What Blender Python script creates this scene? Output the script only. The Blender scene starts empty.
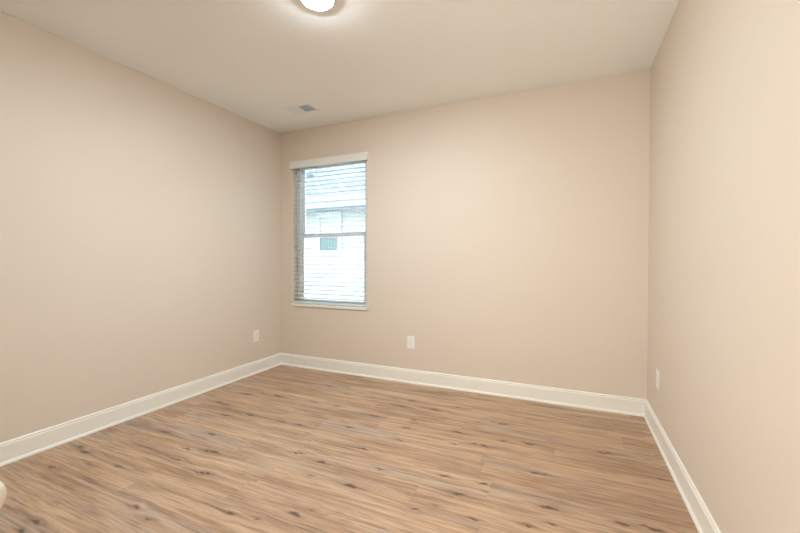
import bpy, bmesh, math, random
import numpy as np
from mathutils import Matrix, Vector

C = bpy.context.scene.collection
SC = bpy.context.scene
W, D, H = 3.708, 3.528, 2.74          # room: width, back wall distance, ceiling height
F0 = -0.50                            # front wall (behind the camera)
PI = math.pi

# ------------------------------------------------------------ camera
cd = bpy.data.cameras.new('camera'); cam = bpy.data.objects.new('camera', cd); C.objects.link(cam)
fw = Vector((-0.40836, 0.91267, -0.01672)).normalized()
rt = fw.cross(Vector((0, 0, 1))).normalized(); up = rt.cross(fw)
m = Matrix((rt, up, -fw)).transposed().to_4x4(); m.translation = Vector((3.137, 0, 1.241))
cam.matrix_world = m
cd.sensor_width = 36; cd.lens = 378.28 / 800 * 36; cd.clip_start = 0.02
cd.dof.use_dof = True; cd.dof.focus_distance = 3.2; cd.dof.aperture_fstop = 7.0
SC.camera = cam

# ------------------------------------------------------------ light and exposure
SC.view_settings.view_transform = 'Standard'; SC.view_settings.look = 'None'
SC.view_settings.gamma = 1; SC.view_settings.use_curve_mapping = False
SC.view_settings.exposure = 0.50
SKY = 6.0
LAMP = 480.0
HALL = 60.0
HALL_UPLIGHT = 56.0
w = bpy.data.worlds.new('overcast_sky'); SC.world = w; w.use_nodes = True
bg = w.node_tree.nodes['Background']
bg.inputs[0].default_value = (0.88, 0.95, 1.0, 1); bg.inputs[1].default_value = SKY
def area(name, loc, rot, sx, sy, power, col, portal=False):
    l = bpy.data.lights.new(name, 'AREA'); l.shape = 'RECTANGLE'; l.size = sx; l.size_y = sy
    l.energy = power; l.color = col
    if portal: l.cycles.is_portal = True
    o = bpy.data.objects.new(name, l); C.objects.link(o); o.location = loc; o.rotation_euler = rot
    return o
area('window_daylight_portal', (0.675, D+0.16, 1.55), (-PI/2, 0, 0), 0.98, 1.64, 1, (1, 1, 1), True)
area('hall_ceiling_fill', (2.7, -1.25, H-0.06), (0, 0, 0), 0.5, 0.5, HALL, (0.88, 0.97, 1.0))  # added light in the unseen hall, no fixture, evens out the room
area('hall_fill_uplight', (2.35, -1.35, 0.45), (PI/2+1.05, 0, 0.1), 1.4, 0.8, HALL_UPLIGHT, (0.92, 0.97, 0.96))  # added upward fill light in the hall, no window there; lifts ceiling and walls

# ------------------------------------------------------------ materials
def mat(name, col, rough=0.5, metal=0.0, spec=0.5, bump=None, var=0.0, emit=None):
    m = bpy.data.materials.new(name); m.use_nodes = True
    nt = m.node_tree; b = nt.nodes['Principled BSDF']
    b.inputs['Base Color'].default_value = (*col, 1)
    b.inputs['Roughness'].default_value = rough; b.inputs['Metallic'].default_value = metal
    b.inputs['Specular IOR Level'].default_value = spec
    if emit:
        b.inputs['Emission Color'].default_value = (*emit[0], 1); b.inputs['Emission Strength'].default_value = emit[1]
    tc = nt.nodes.new('ShaderNodeTexCoord')
    if var:
        n = nt.nodes.new('ShaderNodeTexNoise'); n.inputs['Scale'].default_value = 3; n.inputs['Detail'].default_value = 4
        nt.links.new(tc.outputs['Object'], n.inputs['Vector'])
        r = nt.nodes.new('ShaderNodeMix'); r.data_type = 'RGBA'
        r.inputs[6].default_value = (*[c*(1-var) for c in col], 1); r.inputs[7].default_value = (*[min(1, c*(1+var)) for c in col], 1)
        nt.links.new(n.outputs['Fac'], r.inputs[0]); nt.links.new(r.outputs[2], b.inputs['Base Color'])
    if bump:
        n = nt.nodes.new('ShaderNodeTexNoise'); n.inputs['Scale'].default_value = bump[0]; n.inputs['Detail'].default_value = 3
        nt.links.new(tc.outputs['Object'], n.inputs['Vector'])
        bp = nt.nodes.new('ShaderNodeBump'); bp.inputs['Strength'].default_value = bump[1]; bp.inputs['Distance'].default_value = 0.002
        nt.links.new(n.outputs['Fac'], bp.inputs['Height']); nt.links.new(bp.outputs[0], b.inputs['Normal'])
    return m
def srgb(r, g, b):
    f = lambda c: ((c/255+0.055)/1.055)**2.4 if c > 10 else c/255/12.92
    return (f(r), f(g), f(b))

M = {}
M['wall'] = mat('beige_wall_paint', srgb(228, 214, 198), 0.55, spec=0.35, bump=(140, 0.12), var=0.006)
M['ceiling'] = mat('flat_white_ceiling_paint', srgb(249, 248, 244), 0.9, spec=0.2, bump=(90, 0.25), var=0.006)
M['trim'] = mat('semi_gloss_white_trim_paint', srgb(246, 243, 233), 0.35, spec=0.5, var=0.004)
M['blind'] = mat('white_faux_wood_blind', srgb(248, 249, 249), 0.4, var=0.004)
M['valance'] = mat('white_valance', srgb(242, 239, 232), 0.45, var=0.004)
M['vinyl'] = mat('white_vinyl_frame', srgb(246, 249, 250), 0.35, var=0.004)
M['plate'] = mat('white_plastic_plate', srgb(248, 245, 238), 0.35, var=0.004)
M['slot'] = mat('dark_slot', srgb(60, 54, 50), 0.6, var=0.01)
M['screw'] = mat('painted_screw', srgb(215, 208, 198), 0.35, 0.3, var=0.004)
M['register'] = mat('white_enamel_register', srgb(245, 244, 240), 0.4, var=0.004)
M['duct'] = mat('galvanised_duct', srgb(205, 218, 222), 0.6, 0.0, var=0.05)
M['ring'] = mat('white_light_ring', srgb(228, 222, 210), 0.4, var=0.004)
M['lens'] = mat('lit_opal_lens', (0.9, 0.88, 0.82), 0.4, emit=((0.85, 0.96, 1.04), LAMP))
M['nickel'] = mat('satin_nickel', srgb(248, 247, 244), 0.42, 0.7, var=0.01)
M['door'] = mat('white_door_paint', srgb(234, 230, 220), 0.4, var=0.004)
M['roofing'] = None
M['fascia'] = mat('pale_aluminium_fascia', srgb(160, 166, 170), 0.5, var=0.01)
M['gutter'] = mat('blue_grey_eave_shadow_and_vent', srgb(66, 88, 98), 0.45, var=0.02)  # dark tone of the painted shadow line under the eave; roof vent shares it
M['concrete'] = mat('foundation_concrete', srgb(170, 168, 160), 0.9, bump=(30, 0.5), var=0.08)
M['grass'] = mat('pale_concrete_ground', srgb(205, 207, 204), 0.95, bump=(60, 0.4), var=0.05)
M['outer'] = mat('outer_siding', srgb(215, 215, 208), 0.8, var=0.02)
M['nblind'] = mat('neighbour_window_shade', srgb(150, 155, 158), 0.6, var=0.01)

# thin slats let a little daylight glow through
_nt = M['blind'].node_tree; _b = _nt.nodes['Principled BSDF']; _o = _nt.nodes['Material Output']
_t = _nt.nodes.new('ShaderNodeBsdfTranslucent'); _t.inputs[0].default_value = (0.93, 0.96, 0.96, 1); _x = _nt.nodes.new('ShaderNodeMixShader'); _x.inputs[0].default_value = 0.5
_nt.links.new(_b.outputs[0], _x.inputs[1]); _nt.links.new(_t.outputs[0], _x.inputs[2]); _nt.links.new(_x.outputs[0], _o.inputs[0])
# clear glass pane: lets light straight through, reflects by Fresnel
g = bpy.data.materials.new('window_glass'); g.use_nodes = True; nt = g.node_tree; nt.nodes.clear()
out = nt.nodes.new('ShaderNodeOutputMaterial'); mx = nt.nodes.new('ShaderNodeMixShader')
tr = nt.nodes.new('ShaderNodeBsdfTransparent'); tr.inputs[0].default_value = (0.90, 0.955, 0.965, 1)
gl = nt.nodes.new('ShaderNodeBsdfGlossy'); gl.inputs['Roughness'].default_value = 0.02
fr = nt.nodes.new('ShaderNodeFresnel'); fr.inputs[0].default_value = 1.5
nt.links.new(fr.outputs[0], mx.inputs[0]); nt.links.new(tr.outputs[0], mx.inputs[1]); nt.links.new(gl.outputs[0], mx.inputs[2])
nt.links.new(mx.outputs[0], out.inputs[0]); M['glass'] = g
M['nglass'] = mat('dark_green_tinted_pane', srgb(62, 88, 90), 0.1, var=0.02)

class NT:
    """tiny helper to write shader maths"""
    def __init__(s, nt): s.nt = nt
    def n(s, t, **k):
        x = s.nt.nodes.new(t)
        for a, b in k.items(): setattr(x, a, b)
        return x
    def put(s, sock, v):
        if isinstance(v, bpy.types.NodeSocket): s.nt.links.new(v, sock)
        else: sock.default_value = v
    def m(s, op, a, b=0.0, c=0.0):
        x = s.n('ShaderNodeMath', operation=op)
        for i, v in enumerate((a, b, c)): s.put(x.inputs[i], v)
        return x.outputs[0]
    def xyz(s, a, b, c):
        x = s.n('ShaderNodeCombineXYZ')
        for i, v in enumerate((a, b, c)): s.put(x.inputs[i], v)
        return x.outputs[0]
    def noise(s, vec, scale, detail=3, rough=0.5, dist=0.0):
        x = s.n('ShaderNodeTexNoise'); s.put(x.inputs['Vector'], vec); x.inputs['Scale'].default_value = scale
        x.inputs['Detail'].default_value = detail; x.inputs['Roughness'].default_value = rough; x.inputs['Distortion'].default_value = dist
        return x.outputs['Fac']
    def mix(s, f, a, b, mode='MIX'):
        x = s.n('ShaderNodeMix', data_type='RGBA', blend_type=mode)
        s.put(x.inputs[0], f); s.put(x.inputs[6], a); s.put(x.inputs[7], b); return x.outputs[2]
    def ramp(s, f, stops):
        x = s.n('ShaderNodeValToRGB'); s.put(x.inputs[0], f); e = x.color_ramp.elements
        while len(e) > 1: e.remove(e[0])
        e[0].position, e[0].color = stops[0]
        for p, c in stops[1:]:
            q = e.new(p); q.color = c
        return x.outputs[0]
    def mrange(s, v, a, b, c=0.0, d=1.0):
        x = s.n('ShaderNodeMapRange'); s.put(x.inputs[0], v)
        for i, q in enumerate((a, b, c, d)): x.inputs[i+1].default_value = q
        return x.outputs[0]
def S4(r, g, b): return (*srgb(r, g, b), 1)

def floor_material():
    m = bpy.data.materials.new('knotty_oak_vinyl_planks'); m.use_nodes = True
    t = NT(m.node_tree); b = m.node_tree.nodes['Principled BSDF']
    tc = t.n('ShaderNodeTexCoord'); sp = t.n('ShaderNodeSeparateXYZ'); t.nt.links.new(tc.outputs['Object'], sp.inputs[0])
    X, Y = sp.outputs[0], sp.outputs[1]
    A = lambda nm: (lambda q: q.outputs['Fac'])(t.n('ShaderNodeAttribute', attribute_name=nm))
    knot, crack, warp, halo = A('knot'), A('crack'), A('warp'), A('halo')
    PW, PL = 0.182, 1.22
    yr = t.m('DIVIDE', t.m('ADD', Y, 0.06), PW); row = t.m('FLOOR', yr); fy = t.m('FRACT', yr)
    wn = t.n('ShaderNodeTexWhiteNoise', noise_dimensions='1D'); t.put(wn.inputs['W'], row)
    xr = t.m('ADD', t.m('DIVIDE', X, PL), t.m('MULTIPLY', wn.outputs['Value'], 7.3)); col = t.m('FLOOR', xr); fx = t.m('FRACT', xr)
    wn2 = t.n('ShaderNodeTexWhiteNoise', noise_dimensions='2D'); t.put(wn2.inputs['Vector'], t.xyz(row, col, 0.0))
    rnd = wn2.outputs['Value']; rc = t.n('ShaderNodeSeparateXYZ'); t.nt.links.new(wn2.outputs['Color'], rc.inputs[0])
    off = t.m('MULTIPLY', rnd, 37.0)
    Yw = t.m('ADD', Y, warp)
    # broad tonal bands, medium streaks, fine fibres, cathedral figure
    broad = t.noise(t.xyz(t.m('MULTIPLY', X, 0.9), t.m('MULTIPLY', Yw, 9.0), off), 1.0, 3, 0.55, 0.3)
    broad = t.m('ADD', t.m('MULTIPLY', broad, 0.5), t.m('MULTIPLY', t.noise(t.xyz(t.m('MULTIPLY', X, 1.3), t.m('MULTIPLY', Yw, 15.0), 3.0), 1.0, 3, 0.55, 0.3), 0.5))
    med = t.noise(t.xyz(t.m('MULTIPLY', X, 2.2), t.m('MULTIPLY', Yw, 42.0), off), 1.0, 4, 0.6, 0.4)
    fine = t.noise(t.xyz(t.m('MULTIPLY', X, 9.0), t.m('MULTIPLY', Yw, 190.0), off), 1.0, 3, 0.6)
    fig = t.noise(t.xyz(t.m('MULTIPLY', X, 0.85), t.m('MULTIPLY', Yw, 6.5), t.m('ADD', off, 5.0)), 1.0, 1.5, 0.45, 0.2)
    rings = t.m('PINGPONG', t.m('MULTIPLY', fig, 26.0), 1.0)
    rings = t.m('MULTIPLY', t.mrange(rings, 0.0, 0.5, 1.0, 0.0), t.mrange(t.noise(t.xyz(t.m('MULTIPLY', X, 1.3), t.m('MULTIPLY', Y, 5.0), off), 1.0, 2), 0.45, 0.62))
    v = t.m('ADD', t.m('MULTIPLY', broad, 0.40), t.m('ADD', t.m('MULTIPLY', med, 0.38), t.m('MULTIPLY', fine, 0.22)))
    v = t.m('ADD', v, t.m('MULTIPLY', t.m('SUBTRACT', rnd, 0.5), 0.03))
    c = t.ramp(v, [(0.35, S4(128, 100, 80)), (0.43, S4(164, 131, 104)), (0.50, S4(188, 155, 126)), (0.57, S4(204, 172, 141)), (0.66, S4(220, 192, 160))])
    # greyish weathered zones and reddish zones that wander along the grain
    gz = t.mrange(t.noise(t.xyz(t.m('MULTIPLY', X, 0.7), t.m('MULTIPLY', Yw, 8.0), t.m('ADD', off, 11.0)), 1.0, 3), 0.52, 0.70, 0.0, 0.60)
    c = t.mix(gz, c, t.mix(1.0, c, S4(236, 240, 246), 'MULTIPLY'))
    hs = t.n('ShaderNodeHueSaturation'); hs.inputs['Saturation'].default_value = 0.62; t.put(hs.inputs['Color'], c); t.put(hs.inputs['Fac'], gz); c = hs.outputs[0]
    rz = t.mrange(t.noise(t.xyz(t.m('MULTIPLY', X, 1.1), t.m('MULTIPLY', Yw, 14.0), t.m('ADD', off, 23.0)), 1.0, 3), 0.55, 0.72, 0.0, 0.4)
    c = t.mix(rz, c, t.mix(1.0, c, S4(250, 226, 200), 'MULTIPLY'))
    c = t.mix(t.m('MULTIPLY', rings, 0.30), c, S4(140, 108, 84))
    # thin dark checks along the grain
    ck = t.noise(t.xyz(t.m('MULTIPLY', X, 3.2), t.m('MULTIPLY', Yw, 75.0), t.m('ADD', off, 31.0)), 1.0, 2, 0.5)
    c = t.mix(t.mrange(ck, 0.60, 0.72, 0.0, 0.62), c, S4(112, 86, 68))
    brk = t.noise(t.xyz(t.m('MULTIPLY', X, 36.0), t.m('MULTIPLY', Y, 110.0), 0.0), 1.0, 3, 0.7)
    hl = t.m('MULTIPLY', halo, t.mrange(brk, 0.3, 0.7, 0.4, 1.0))
    c = t.mix(t.m('MULTIPLY', hl, 0.62), c, S4(132, 102, 82))
    kk = t.mrange(t.m('ADD', knot, t.m('MULTIPLY', t.m('SUBTRACT', brk, 0.5), 1.3)), 0.15, 0.80, 0.0, 0.88)
    kk = t.m('MULTIPLY', kk, t.mrange(knot, 0.02, 0.2))
    c = t.mix(kk, c, S4(78, 62, 60))
    cr = t.m('MULTIPLY', crack, t.mrange(brk, 0.25, 0.6, 0.45, 1.0))
    c = t.mix(t.m('MULTIPLY', cr, 1.0), c, S4(92, 72, 66))
    # seams
    ey = t.m('MULTIPLY', t.m('MINIMUM', fy, t.m('SUBTRACT', 1.0, fy)), PW); ex = t.m('MULTIPLY', t.m('MINIMUM', fx, t.m('SUBTRACT', 1.0, fx)), PL)
    e = t.mrange(t.m('MINIMUM', ex, ey), 0.0006, 0.0022, 1.0, 0.0)
    c = t.mix(t.m('MULTIPLY', e, 0.22), c, S4(105, 82, 66))
    t.put(b.inputs['Base Color'], c)
    t.put(b.inputs['Roughness'], t.mrange(med, 0.3, 0.7, 0.50, 0.42)); b.inputs['Specular IOR Level'].default_value = 0.45
    bp = t.n('ShaderNodeBump'); bp.inputs['Strength'].default_value = 0.25; bp.inputs['Distance'].default_value = 0.001
    t.put(bp.inputs['Height'], t.m('SUBTRACT', fine, e)); t.nt.links.new(bp.outputs[0], b.inputs['Normal'])
    return m

def shingle_material():
    m = bpy.data.materials.new('grey_asphalt_shingles'); m.use_nodes = True
    t = NT(m.node_tree); b = m.node_tree.nodes['Principled BSDF']
    tc = t.n('ShaderNodeTexCoord'); sp = t.n('ShaderNodeSeparateXYZ'); t.nt.links.new(tc.outputs['Object'], sp.inputs[0])
    v = t.xyz(sp.outputs[0], t.m('MULTIPLY', sp.outputs[1], 1.15), 0.0)
    br = t.n('ShaderNodeTexBrick'); t.put(br.inputs['Vector'], v); br.inputs['Scale'].default_value = 1.0
    br.inputs['Brick Width'].default_value = 0.22; br.inputs['Row Height'].default_value = 0.145; br.inputs['Mortar Size'].default_value = 0.012
    br.inputs['Color1'].default_value = S4(92, 95, 99); br.inputs['Color2'].default_value = S4(122, 126, 130); br.inputs['Mortar'].default_value = S4(56, 60, 66)
    n = t.noise(tc.outputs['Object'], 9.0, 5, 0.7)
    c = t.mix(t.mrange(n, 0.35, 0.65, 0.0, 0.5), br.outputs['Color'], S4(78, 82, 88))
    t.put(b.inputs['Base Color'], c); b.inputs['Roughness'].default_value = 0.9
    return m
M['roofing'] = shingle_material()
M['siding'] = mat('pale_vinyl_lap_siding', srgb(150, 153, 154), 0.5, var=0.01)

# ------------------------------------------------------------ mesh helpers
def bx(bm, x0, x1, y0, y1, z0, z1):
    vs = [bm.verts.new((x, y, z)) for z in (z0, z1) for y in (y0, y1) for x in (x0, x1)]
    for f in ((0, 2, 3, 1), (4, 5, 7, 6), (0, 1, 5, 4), (2, 6, 7, 3), (0, 4, 6, 2), (1, 3, 7, 5)):
        bm.faces.new([vs[i] for i in f])
def bevelled(bm, w=0.001, seg=2):
    bmesh.ops.remove_doubles(bm, verts=bm.verts, dist=1e-6)
    bmesh.ops.bevel(bm, geom=[e for e in bm.edges if e.is_manifold and e.calc_face_angle(0) > 0.5], offset=w, segments=seg, affect='EDGES', profile=0.6)
    return bm
def prism(bm, pts, a, b):
    """closed section pts at two ends; a(p), b(p) turn a section point into a 3D point"""
    A = [bm.verts.new(a(p)) for p in pts]; B = [bm.verts.new(b(p)) for p in pts]; n = len(pts)
    for i in range(n): bm.faces.new((A[i], A[(i+1) % n], B[(i+1) % n], B[i]))
    bm.faces.new(A[::-1]); bm.faces.new(B)
def lathe(bm, prof, axis, org, n=48):
    """prof: (radius, distance along axis) pairs"""
    ax = Vector(axis).normalized(); u = ax.orthogonal().normalized(); v = ax.cross(u); O = Vector(org); rings = []
    for r, h in prof:
        if r < 1e-6: rings.append([bm.verts.new(O+ax*h)])
        else: rings.append([bm.verts.new(O+ax*h+(u*math.cos(2*PI*i/n)+v*math.sin(2*PI*i/n))*r) for i in range(n)])
    for a, b in zip(rings, rings[1:]):
        for i in range(n):
            j = (i+1) % n
            if len(a) == 1 and len(b) == 1: continue
            if len(a) == 1: bm.faces.new((a[0], b[i], b[j]))
            elif len(b) == 1: bm.faces.new((a[i], b[0], a[j]))
            else: bm.faces.new((a[i], b[i], b[j], a[j]))
def obj(name, bm, m, parent=None, smooth=False):
    bmesh.ops.recalc_face_normals(bm, faces=bm.faces)
    me = bpy.data.meshes.new(name); bm.to_mesh(me); bm.free(); me.materials.append(m)
    if smooth:
        for p in me.polygons: p.use_smooth = True
        try: me.set_sharp_from_angle(angle=math.radians(40))
        except Exception: pass
    o = bpy.data.objects.new(name, me); C.objects.link(o)
    if parent: o.parent = parent
    return o
def struct(name, bm, m, **k):
    o = obj(name, bm, m, **k); o['kind'] = 'structure'; return o
def root(name, loc, label=None, cat=None, group=None, rz=0.0):
    o = bpy.data.objects.new(name, None); C.objects.link(o); o.location = loc; o.rotation_euler.z = rz; o.empty_display_size = 0.05
    if label: o['label'] = label; o['category'] = cat
    if group: o['group'] = group
    return o
NB = bmesh.new

# ------------------------------------------------------------ room shell
TH = 0.15
WX0, WX1, WZ0, WZ1 = 0.187, 1.168, 0.715, 2.375        # window opening
b = NB(); bx(b, W, W+TH, F0-TH, D+TH, -0.2, H+0.1); struct('wall_right', b, M['wall'])
def wall_with_hole(name, x0, x1, y0, y1, z0, z1, hx0, hx1, hz0, hz1, m):
    b = NB(); xs, zs = [x0, hx0, hx1, x1], [z0, hz0, hz1, z1]
    for i in range(3):
        for k in range(3):
            if (i, k) == (1, 1) or zs[k+1]-zs[k] < 1e-6: continue
            bx(b, xs[i], xs[i+1], y0, y1, zs[k], zs[k+1])
    bmesh.ops.remove_doubles(b, verts=b.verts, dist=1e-5)
    seen = {}
    for f in list(b.faces):                                   # drop the inner partitions
        k = tuple(round(v, 4) for v in f.calc_center_median())
        seen.setdefault(k, []).append(f)
    bmesh.ops.delete(b, geom=[f for l in seen.values() if len(l) > 1 for f in l], context='FACES')
    return struct(name, b, m)
b = NB(); bx(b, -TH, 0, F0-TH, D+TH, -0.2, H+0.1); struct('wall_left', b, M['wall'])
wall_with_hole('wall_back', 0, W, D, D+TH, -0.2, H+0.1, WX0, WX1, WZ0, WZ1, M['wall'])
DX0, DX1, DZ = 2.345, 3.125, 2.05
wall_with_hole('wall_front', 0, W, F0-TH, F0, 0, H+0.1, DX0, DX1, 0, DZ, M['wall'])
b = NB(); bx(b, 0, W, F0, D, H, H+0.1); ceil_ = struct('ceiling', b, M['ceiling'])
# the hall beyond the doorway, behind the camera
b = NB()
bx(b, 1.4, 1.5, -2.6, F0-TH, 0, H); bx(b, 3.9, 4.0, -2.6, F0-TH, 0, H); bx(b, 1.4, 4.0, -2.7, -2.6, 0, H)
struct('wall_hall', b, M['wall'])
b = NB(); bx(b, 1.4, 4.0, -2.7, F0-TH, H, H+0.1); struct('ceiling_hall', b, M['ceiling'])
b = NB(); bx(b, 1.4, 4.0, -2.7, F0, -0.1, 0.0); struct('floor_hall', b, mat('hall_floor', srgb(178, 146, 116), 0.45, var=0.08))

# ------------------------------------------------------------ floor with knots and cracks as data
KNOTS=[(0.292,1.385,0.041,1),(0.18,1.407,0.036,0.7),(0.662,1.369,0.028,0.8),(0.313,1.2,0.033,0.7),(1.157,1.175,0.028,0.9),(0.839,0.913,0.026,1),(0.853,0.854,0.029,0.9),(0.477,1.31,0.022,0.4),(0.761,1.032,0.019,0.4),(0.396,1.262,0.025,0.3),(0.487,1.785,0.036,0.8),(0.853,1.679,0.024,0.9),(0.989,1.712,0.024,1),(1.048,1.724,0.035,1),(1.191,1.523,0.021,1.2),(1.223,1.538,0.021,1.2),(1.63,1.337,0.022,1.1),(0.933,1.565,0.02,0.8),(1.162,1.177,0.018,0.6),(1.306,1.145,0.026,0.7),(0.818,1.898,0.039,0.9),(0.634,2.179,0.037,0.9),(0.81,2.258,0.044,0.9),(0.461,2.331,0.039,0.8),(0.348,2.356,0.048,0.6),(1.779,1.357,0.012,0.7),(1.412,1.611,0.019,0.5),(0.523,2.287,0.038,0.5),(0.444,2.094,0.037,0.4),(1.288,2.271,0.024,1.1),(1.142,2.263,0.028,0.6),(1.65,2.395,0.027,1.1),(1.914,2.154,0.027,1),(1.54,1.93,0.018,1.2),(1.575,1.946,0.018,1),(1.752,1.906,0.031,1.1),(1.784,1.766,0.026,0.6),(2.046,1.767,0.035,1.2),(1.917,1.458,0.036,1),(1.979,1.518,0.016,0.6),(2.119,1.985,0.022,0.8),(1.657,2.867,0.016,1),(1.782,2.923,0.027,0.8),(1.341,2.701,0.039,0.8),(1.733,2.65,0.044,0.7),(0.991,3.105,0.04,0.6),(1.264,2.983,0.042,0.6),(1.369,3.059,0.034,0.5),(1.713,3.073,0.029,0.6),(1.88,3.068,0.036,1),(1.846,2.927,0.039,1),(1.774,2.92,0.02,0.8),(2.13,2.961,0.042,0.8),(2.279,3.097,0.027,0.8),(1.711,2.641,0.044,0.6),(2.045,2.707,0.032,0.8),(2.065,2.657,0.035,0.5),(2.043,2.553,0.034,0.9),(2.405,2.644,0.046,0.9),(2.507,2.874,0.018,1.1),(2.687,2.917,0.041,1),(2.612,2.921,0.028,0.7),(2.435,2.462,0.015,1.3),(2.558,2.517,0.025,1),(2.626,2.517,0.03,1),(2.073,2.362,0.031,0.7),(2.488,2.071,0.024,1),(2.714,2.087,0.025,1.2),(2.732,2.025,0.025,0.5),(2.611,1.942,0.029,1),(2.573,1.906,0.019,0.5),(2.443,1.734,0.02,0.9),(2.529,1.806,0.019,0.6),(2.729,1.782,0.022,1),(2.73,2.641,0.025,0.7),(2.369,1.834,0.019,0.5),(2.897,2.669,0.031,1.1),(2.734,2.658,0.025,0.5),(3.338,2.736,0.021,1.2),(3.379,2.754,0.021,0.8),(2.963,2.317,0.021,1.3),(3.012,2.327,0.021,0.7),(3.053,2.016,0.041,1),(2.97,1.838,0.013,1.3),(3.071,1.898,0.019,1.1),(3.376,2.035,0.03,1),(3.112,2.093,0.012,0.5),(3.615,2.543,0.026,0.6),(3.51,2.051,0.029,1.2),(3.468,2.061,0.021,0.8),(0.426,2.608,0.051,0.9),(0.717,2.681,0.033,1.1),(0.534,2.685,0.03,0.6),(1.107,2.696,0.032,0.8),(0.265,3.375,0.052,0.5),(2.213,3.437,0.034,0.4),(3.223,3.297,0.036,0.4)]
CRACKS=[(1.347,1.33,1.63,1.337,1),(0.724,1.565,0.933,1.565,0.9),(0.47,1.582,0.724,1.565,0.4),(1.588,2.145,1.914,2.154,0.9),(1.261,2.203,1.588,2.145,0.35),(0.156,2.575,0.463,2.596,0.8),(3.366,2.532,3.673,2.547,0.8),(0.379,1.603,0.754,1.564,0.4),(0.04,1.405,0.292,1.385,0.7),(0.345,1.381,0.662,1.369,0.5),(1.781,1.907,2.178,1.932,0.4),(0.995,1.348,1.347,1.33,0.5),(3.01,2.03,3.085,2.014,0.6),(2.356,1.746,2.469,1.737,0.4),(0.535,0.914,0.839,0.913,0.5),(1.048,1.724,1.313,1.735,0.4),(3.586,3.008,3.65,2.976,0.5),(2.626,2.517,2.79,2.547,0.5),(0.302,1.244,0.676,1.216,0.3)]

def build_floor():
    dx, dy = 0.008, 0.0045
    nx, ny = int(W/dx)+1, int((D-F0)/dy)+1
    xs = np.linspace(0, W, nx); ys = np.linspace(F0, D, ny)
    GX, GY = np.meshgrid(xs, ys)
    knot = np.zeros_like(GX); halo = np.zeros_like(GX); warp = np.zeros_like(GX); crack = np.zeros_like(GX)
    rs = np.random.RandomState(4)
    extra = []
    for _ in range(40):
        x, y = rs.uniform(0.1, W-0.1), rs.uniform(F0+0.1, 1.1)
        extra.append((x, y, rs.uniform(0.015, 0.05), rs.uniform(0.5, 1.1)))
    for (x, y, r, s) in KNOTS+extra:
        a = max(r*1.0, 0.014); bb = min(0.012, max(0.006, a*0.34)); ph = rs.uniform(0, 6)
        ex = (GX-x)/a; ey = (GY-y + 0.004*np.sin(ex*2+ph))/bb
        d = np.sqrt(ex**2+ey**2)
        knot = np.maximum(knot, s*0.85*np.clip(1.5-d, 0, 1))
        halo = np.maximum(halo, s*np.exp(-(ex/2.3)**2-(ey/1.7)**2))
        # tails along the grain
        tl = np.exp(-np.abs(ex)/3.2)*np.exp(-((GY-y-0.004*np.sin(ex+ph))/0.0042)**2)
        crack = np.maximum(crack, 0.75*s*tl)
        yy = (GY-y)/0.035
        warp += 0.014*s*yy*np.exp(-yy**2)*np.exp(-((GX-x)/(a*2.6))**2)*-1.6
    for (x0, y0, x1, y1, s) in CRACKS:
        t = np.clip((GX-x0)/(x1-x0), 0, 1); yc = y0+(y1-y0)*t+0.006*np.sin(t*5+x0*9)
        e = np.clip((GX-x0)/0.03+0.5, 0, 1)*np.clip((x1-GX)/0.03+0.5, 0, 1)
        wd = 0.0045+0.004*t
        crack = np.maximum(crack, s*e*(0.45+0.55*t)*np.exp(-((GY-yc)/wd)**2))
        halo = np.maximum(halo, 0.5*s*e*np.exp(-((GY-yc)/0.018)**2))
    vs = np.stack([GX, GY, np.zeros_like(GX)], -1).reshape(-1, 3).astype(np.float32)
    ii = (np.arange(ny-1)[:, None]*nx+np.arange(nx-1)[None]).ravel()
    fs = np.stack([ii, ii+1, ii+1+nx, ii+nx], 1)
    # sides and underside, so that the floor has thickness
    c = [0, nx-1, nx*ny-1, nx*(ny-1)]; n0 = len(vs)
    low = vs[c].copy(); low[:, 2] = -0.1
    vs = np.vstack([vs, low])
    bot = [[n0+3, n0+2, n0+1, n0]]
    me = bpy.data.meshes.new('floor')
    me.vertices.add(len(vs)); me.vertices.foreach_set('co', vs.ravel())
    allf = np.vstack([fs, bot]); me.loops.add(allf.size); me.loops.foreach_set('vertex_index', allf.ravel().astype(np.int32))
    me.polygons.add(len(allf)); me.polygons.foreach_set('loop_start', np.arange(0, allf.size, 4, dtype=np.int32))
    me.update(calc_edges=True); me.validate()
    for nm, a in (('knot', knot), ('halo', halo), ('warp', warp), ('crack', crack)):
        at = me.attributes.new(nm, 'FLOAT', 'POINT'); z = np.zeros(len(vs), np.float32); z[:n0] = a.ravel(); at.data.foreach_set('value', z)
    me.materials.append(floor_material())
    o = bpy.data.objects.new('floor', me); C.objects.link(o); o['kind'] = 'structure'
build_floor()

# ------------------------------------------------------------ baseboards (moulded, mitred, with a quarter-round shoe)
PR = [(0, 0), (0.025, 0), (0.0245, 0.006), (0.022, 0.012), (0.0175, 0.0165), (0.0135, 0.018), (0.0135, 0.112), (0.0125, 0.1155),
      (0.0095, 0.118), (0.0088, 0.1215), (0.0105, 0.1245), (0.0100, 0.129), (0.0065, 0.133), (0, 0.135)]
b = NB(); prism(b, PR, lambda p: (p[0], F0+p[0], p[1]), lambda p: (p[0], D-p[0], p[1])); struct('baseboard_left', b, M['trim'])
b = NB(); prism(b, PR, lambda p: (W-p[0], F0+p[0], p[1]), lambda p: (W-p[0], D-p[0], p[1])); struct('baseboard_right', b, M['trim'])
b = NB(); prism(b, PR, lambda p: (p[0], D-p[0], p[1]), lambda p: (W-p[0], D-p[0], p[1])); struct('baseboard_back', b, M['trim'])
b = NB(); prism(b, PR, lambda p: (p[0], F0+p[0], p[1]), lambda p: (DX0-0.07, F0+p[0], p[1]))
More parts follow.
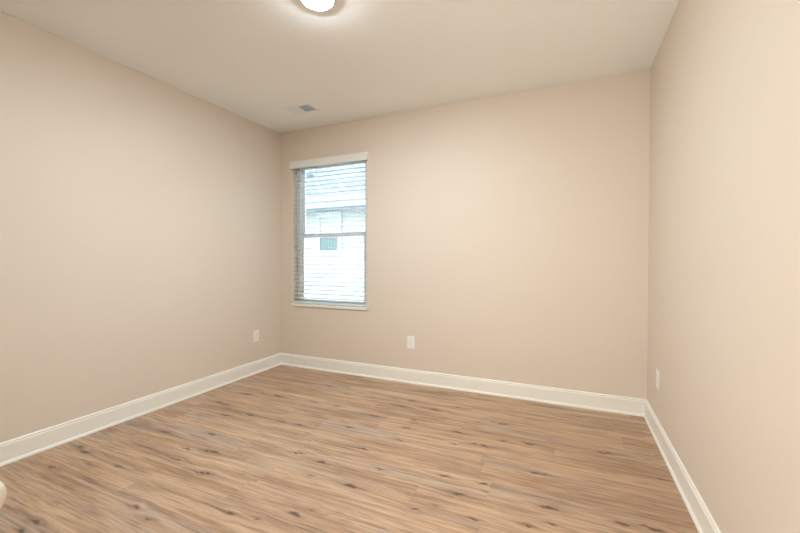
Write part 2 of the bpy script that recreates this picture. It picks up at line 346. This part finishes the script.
prism(b, PR, lambda p: (DX1+0.07, F0+p[0], p[1]), lambda p: (W-p[0], F0+p[0], p[1])); struct('baseboard_front', b, M['trim'])
# door casing and jamb
b = NB(); CW = 0.065
for (x0, x1, z0, z1) in ((DX0-CW, DX0, 0, DZ+CW), (DX1, DX1+CW, 0, DZ+CW), (DX0, DX1, DZ, DZ+CW)): bx(b, x0, x1, F0, F0+0.016, z0, z1)
struct('trim_1', b, M['trim'])

# ------------------------------------------------------------ open door beside the camera (only its knob reaches into the frame)
b = NB(); DY0, DY1 = F0+0.02, 0.263
bx(b, 2.350, 2.3655, DY0, DY1, 0.01, DZ-0.005)
bx(b, 2.332, 2.350, DY0, DY1, 0.01, DZ-0.005)
door = struct('door_1', b, M['door'])
for z0, z1 in ((0.22, 0.95), (1.08, 1.88)):
    for y0, y1 in ((DY0+0.12, DY0+0.33), (DY0+0.44, DY1-0.12)):
        b = NB(); bx(b, 2.3645, 2.369, y0, y1, z0, z1); obj('door_panel', bevelled(b, 0.003), M['door'], door)
KY, KZ = 0.2255, 0.918
for s, x0 in ((1, 2.3655), (-1, 2.332)):
    b = NB(); lathe(b, [(0, 0), (0.033, 0), (0.033, 0.004), (0.029, 0.008), (0.014, 0.011), (0.011, 0.016), (0.0105, 0.028), (0.014, 0.034), (0.021, 0.038),
                    (0.0265, 0.045), (0.028, 0.053), (0.0265, 0.060), (0.021, 0.065), (0.012, 0.0675), (0, 0.068)], (s, 0, 0), (x0, KY, KZ))
    k = obj('door_knob', b, M['nickel'], door, smooth=True); k['label'] = 'satin nickel round door knob'

# ------------------------------------------------------------ window: vinyl single-hung unit set back in the wall
win = root('window_1', (0, 0, 0)); win['kind'] = 'structure'
def ring(b, x0, x1, z0, z1, y0, y1, t, tb=None, tt=None):
    tb = tb or t; tt = tt or t
    bx(b, x0, x0+t, y0, y1, z0, z1); bx(b, x1-t, x1, y0, y1, z0, z1)
    bx(b, x0+t, x1-t, y0, y1, z0, z0+tb); bx(b, x0+t, x1-t, y0, y1, z1-tt, z1)
FY0, FY1 = D+0.078, D+0.148
b = NB(); ring(b, WX0, WX1, WZ0+0.02, WZ1, FY0, FY1, 0.046, 0.018, 0.036); obj('window_frame', bevelled(b, 0.0015), M['vinyl'], win)
b = NB(); ring(b, WX0+0.046, WX1-0.046, 1.505, WZ1-0.036, FY0+0.040, FY0+0.062, 0.034, 0.034, 0.03); us = obj('upper_sash', bevelled(b, 0.001), M['vinyl'], win)
b = NB(); bx(b, WX0+0.078, WX1-0.078, FY0+0.050, FY0+0.054, 1.535, WZ1-0.064); obj('glass_pane', b, M['glass'], us)
b = NB(); ring(b, WX0+0.046, WX1-0.046, WZ0+0.038, 1.550, FY0+0.012, FY0+0.036, 0.034, 0.030, 0.044); ls = obj('lower_sash', bevelled(b, 0.001), M['vinyl'], win)
b = NB(); bx(b, WX0+0.078, WX1-0.078, FY0+0.022, FY0+0.026, WZ0+0.066, 1.508); obj('glass_pane', b, M['glass'], ls)
b = NB(); bx(b, WX0-0.012, WX1+0.012, D-0.016, D+0.0, WZ0-0.006, WZ0+0.02); bx(b, WX0, WX1, D, FY0+0.002, WZ0, WZ0+0.02)
obj('window_sill', bevelled(b, 0.002), M['trim'], win)

# ------------------------------------------------------------ venetian blind
bl = root('window_blind', (0.677, D+0.035, WZ0), 'white horizontal-slat blind lowered with open slats over the window', 'window blind')
def bobj(name, b, m, p=bl):
    for v in b.verts: v.co -= bl.location
    return obj(name, b, m, p)
b = NB(); bx(b, 0.166, 1.190, D-0.030, D-0.018, 2.297, 2.380)
bx(b, 0.166, 0.176, D-0.018, D-0.001, 2.297, 2.380); bx(b, 1.180, 1.190, D-0.018, D-0.001, 2.297, 2.380)
bobj('valance', bevelled(b, 0.0015), M['valance'])
BX0, BX1, BY0, BY1 = WX0+0.006, WX1-0.006, D+0.010, D+0.060
b = NB(); bx(b, BX0, BX1, BY0+0.004, BY1-0.004, 2.318, 2.366); bobj('headrail', b, M['blind'])
b = NB(); z = 2.285; n = 0
while z > 0.79:
    sec = [(BY0+(BY1-BY0)*i/6, 0.0022*math.sin(PI*i/6)) for i in range(7)]
    sec = sec+[(y, q-0.0026) for y, q in sec[::-1]]
    prism(b, sec, lambda p: (BX0, p[0], z+p[1]+0.10*(p[0]-BY0)), lambda p: (BX1, p[0], z+p[1]+0.10*(p[0]-BY0)))
    z -= 0.0478
bobj('slats', b, M['blind'])
b = NB(); bx(b, BX0, BX1, BY0, BY1, 0.742, 0.760); bobj('bottom_rail', bevelled(b, 0.003), M['blind'])
for x in (0.30, 0.677, 1.055):
    b = NB()
    for y in (BY0-0.0015, BY1+0.0005): bx(b, x-0.001, x+0.001, y, y+0.001, 0.76, 2.32)
    bobj('ladder_cord', b, M['blind'])

# ------------------------------------------------------------ outlets
def outlet(name, loc, rz, label):
    r = root(name, loc, label, 'outlet', rz=rz)            # local: plate in the x-z plane, facing -y
    b = NB(); bx(b, -0.041, 0.041, -0.006, 0, -0.063, 0.063); obj('cover_plate', bevelled(b, 0.003, 3), M['plate'], r)
    for s in (-1, 1):
        b = NB(); sec = []
        for i in range(24):
            a = 2*PI*i/24; x = max(-0.0145, min(0.0145, 0.0175*math.cos(a))); sec.append((x, 0.0155*math.sin(a)))
        prism(b, sec, lambda p: (p[0], -0.0075, p[1]+s*0.0195), lambda p: (p[0], -0.004, p[1]+s*0.0195))
        f = obj('receptacle', b, M['plate'], r)
        b = NB()
        bx(b, -0.0068, -0.0050, -0.0079, -0.0070, s*0.0195-0.002, s*0.0195+0.006); bx(b, 0.0052, 0.0068, -0.0079, -0.0070, s*0.0195-0.001, s*0.0195+0.005)
        prism(b, [(0.0024*math.cos(i*PI/4), 0.0024*math.sin(i*PI/4)) for i in range(8)], lambda p: (p[0], -0.0079, p[1]+s*0.0195-0.0075), lambda p: (p[0], -0.0070, p[1]+s*0.0195-0.0075))
        obj('slots', b, M['slot'], f)
    b = NB(); lathe(b, [(0, 0), (0.0032, 0), (0.003, 0.001), (0, 0.0014)], (0, -1, 0), (0, -0.006, 0), 16); obj('screw', b, M['screw'], r)
outlet('wall_outlet', (1.681, D, 0.411), 0, 'white wall outlet on the back wall, right of the window')
outlet('wall_outlet', (0, 3.133, 0.411), PI/2, 'white wall outlet on the left wall, near the corner')
outlet('wall_outlet', (W, 3.125, 0.413), -PI/2, 'white wall outlet on the right wall, seen nearly edge-on')

# ------------------------------------------------------------ ceiling light
cl = root('ceiling_light', (1.815, 1.80, H), 'round white ceiling light, lit, cut by the top edge of the photo', 'ceiling light')
b = NB(); lathe(b, [(0.0, 0), (0.106, 0), (0.108, -0.004), (0.105, -0.010), (0.097, -0.0150), (0.088, -0.0150), (0.087, -0.010), (0, -0.010)], (0, 0, 1), (0, 0, 0), 64)
obj('trim_ring', b, M['ring'], cl, smooth=True)
b = NB(); lathe(b, [(0.0865, -0.012), (0.0860, -0.0165), (0.079, -0.0200), (0.060, -0.0235), (0.03, -0.0250), (0, -0.0255)], (0, 0, 1), (0, 0, 0), 64)
ln = obj('diffuser', b, M['lens'], cl, smooth=True); ln['label'] = 'glowing opal diffuser'

# ------------------------------------------------------------ ceiling register
RX0, RX1, RY0, RY1 = 0.548, 0.862, 2.950, 3.145
vt = root('ceiling_vent', ((RX0+RX1)/2, (RY0+RY1)/2, H), 'white two-way air vent on the ceiling near the window', 'ceiling vent')
def vobj(name, b, m, p=vt):
    for v in b.verts: v.co -= vt.location
    return obj(name, b, m, p)
bd = 0.030; mid = 0.704
b = NB()
ring(b, RX0, RX1, RY0, RY1, H-0.006, H, bd)      # ring() lays x-z frames: turn it flat below
for v in b.verts: v.co = Vector((v.co.x, v.co.z, v.co.y))
bx(b, mid-0.005, mid+0.005, RY0+bd, RY1-bd, H-0.006, H)
vobj('frame', b, M['register'])
b = NB(); bx(b, RX0+bd, RX1-bd, RY0+bd, RY1-bd, H-0.0012, H-0.0004); vobj('duct_opening', b, M['duct'])
for x0, x1, s in ((RX0+bd, mid-0.005, -1), (mid+0.005, RX1-bd, 1)):
    b = NB(); n = 8; st = (x1-x0)/n
    for i in range(n):
        cx = x0+st*(i+0.5)
        sec = [(cx-s*0.0075, H-0.0015), (cx-s*0.0065, H-0.0015), (cx+s*0.0075, H-0.011), (cx+s*0.0065, H-0.011)]
        if s > 0: sec = [(cx-0.003, H-0.0015), (cx-0.0022, H-0.0015), (cx+0.003, H-0.006), (cx+0.0022, H-0.006)]
        prism(b, sec, lambda p: (p[0], RY0+bd-0.002, p[1]), lambda p: (p[0], RY1-bd+0.002, p[1]))
    vobj('louvres', b, M['register'])

# ------------------------------------------------------------ outside: the neighbouring house and the ground
b = NB(); bx(b, -30, 16, -20, 30, -0.9, -0.6); gr = struct('ground', b, M['grass'])
NY = 7.5
nh = root('neighbouring_house', (-1.5, NY, -0.6), 'white-sided house with grey shingle roof seen through the blind', 'house')
def nobj(name, b, m, p=nh, **k):
    for v in b.verts: v.co -= nh.location
    return obj(name, b, m, p, **k)
HX0, HX1 = -9.0, 5.0
NWX0, NWX1, NWZ0, NWZ1 = -2.40, -1.76, 1.40, 2.34
def lap(b, x0, x1, z0, z1, ex=0.125):
    z = z0
    while z < z1-1e-4:
        t = min(z+ex, z1)
        prism(b, [(NY+0.03, z), (NY-0.016, z), (NY-0.016, z+0.012), (NY-0.001, t), (NY+0.03, t)], lambda p: (x0, p[0], p[1]), lambda p: (x1, p[0], p[1]))
        z = t
b = NB(); bx(b, HX0, HX1, NY, NY+6, -0.1, 2.55)
lap(b, HX0, HX1, -0.1, NWZ0); lap(b, HX0, NWX0, NWZ0, 2.52); lap(b, NWX1, HX1, NWZ0, 2.52); lap(b, NWX0, NWX1, NWZ1, 2.52)
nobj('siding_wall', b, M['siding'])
b = NB(); bx(b, HX0, HX1, NY+0.0, NY+6, -0.6, -0.1); nobj('foundation', b, M['concrete'])
b = NB(); ring(b, NWX0+0.0, NWX1+0.07, NWZ0-0.03, NWZ1+0.03, NY-0.045, NY+0.0, 0.10); wf = nobj('window', b, M['fascia'])
b = NB(); bx(b, NWX0+0.05, NWX1-0.01, NY-0.03, NY-0.005, 1.79, 1.84); nobj('meeting_rail', b, M['fascia'], wf)
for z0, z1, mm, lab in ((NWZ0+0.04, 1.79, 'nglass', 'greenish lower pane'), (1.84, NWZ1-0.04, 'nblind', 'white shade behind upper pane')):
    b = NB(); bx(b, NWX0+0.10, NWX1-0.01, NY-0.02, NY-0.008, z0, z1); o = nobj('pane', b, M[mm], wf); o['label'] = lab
EY, EZ, SL = 7.02, 2.66, 0.52
b = NB(); bx(b, HX0-0.3, HX1+0.3, EY, NY+0.05, 2.42, 2.44); nobj('soffit', b, M['fascia'])
b = NB(); bx(b, HX0-0.3, HX1+0.3, EY-0.02, EY, 2.41, 2.66); nobj('fascia_board', b, M['fascia'])
b = NB(); prism(b, [(EY-0.02, 2.53), (EY-0.09, 2.53), (EY-0.12, 2.57), (EY-0.13, 2.64), (EY-0.115, 2.64), (EY-0.10, 2.58), (EY-0.035, 2.55), (EY-0.035, 2.64), (EY-0.02, 2.64)],
                lambda p: (HX0-0.3, p[0], p[1]), lambda p: (HX1+0.3, p[0], p[1])); nobj('gutter', b, M['fascia'])
b = NB(); bx(b, HX0-0.3, HX1+0.3, EY-0.03, EY+0.02, 2.385, 2.412); nobj('eave_shadow_strip', b, M['gutter'])  # dark strip drawn in as the shadow line below the fascia
b = NB(); RYD = 5.0; a = (EY-0.04, EZ-0.02)
prism(b, [a, (a[0], a[1]+0.03), (EY+RYD, EZ+SL*RYD+0.03), (EY+2*RYD, EZ), (EY+2*RYD, EZ-0.03), (EY+RYD, EZ+SL*RYD-0.02)], lambda p: (HX0-0.35, p[0], p[1]), lambda p: (HX1+0.35, p[0], p[1]))
nobj('shingle_roof', b, M['roofing'])
for x in (HX0, HX1-0.1):
    b = NB(); prism(b, [(NY, 2.5), (NY+2*RYD-2*(NY-EY), 2.5), (EY+RYD, EZ+SL*RYD-0.1)], lambda p: (x, p[0], p[1]), lambda p: (x+0.1, p[0], p[1]))
    nobj('gable', b, M['siding'])
vy = 8.7; vz = EZ+SL*(vy-EY)
b = NB(); bx(b, -3.58, -3.44, vy-0.09, vy+0.09, vz-0.1, vz+0.10); nobj('roof_vent', bevelled(b, 0.02), M['gutter'])
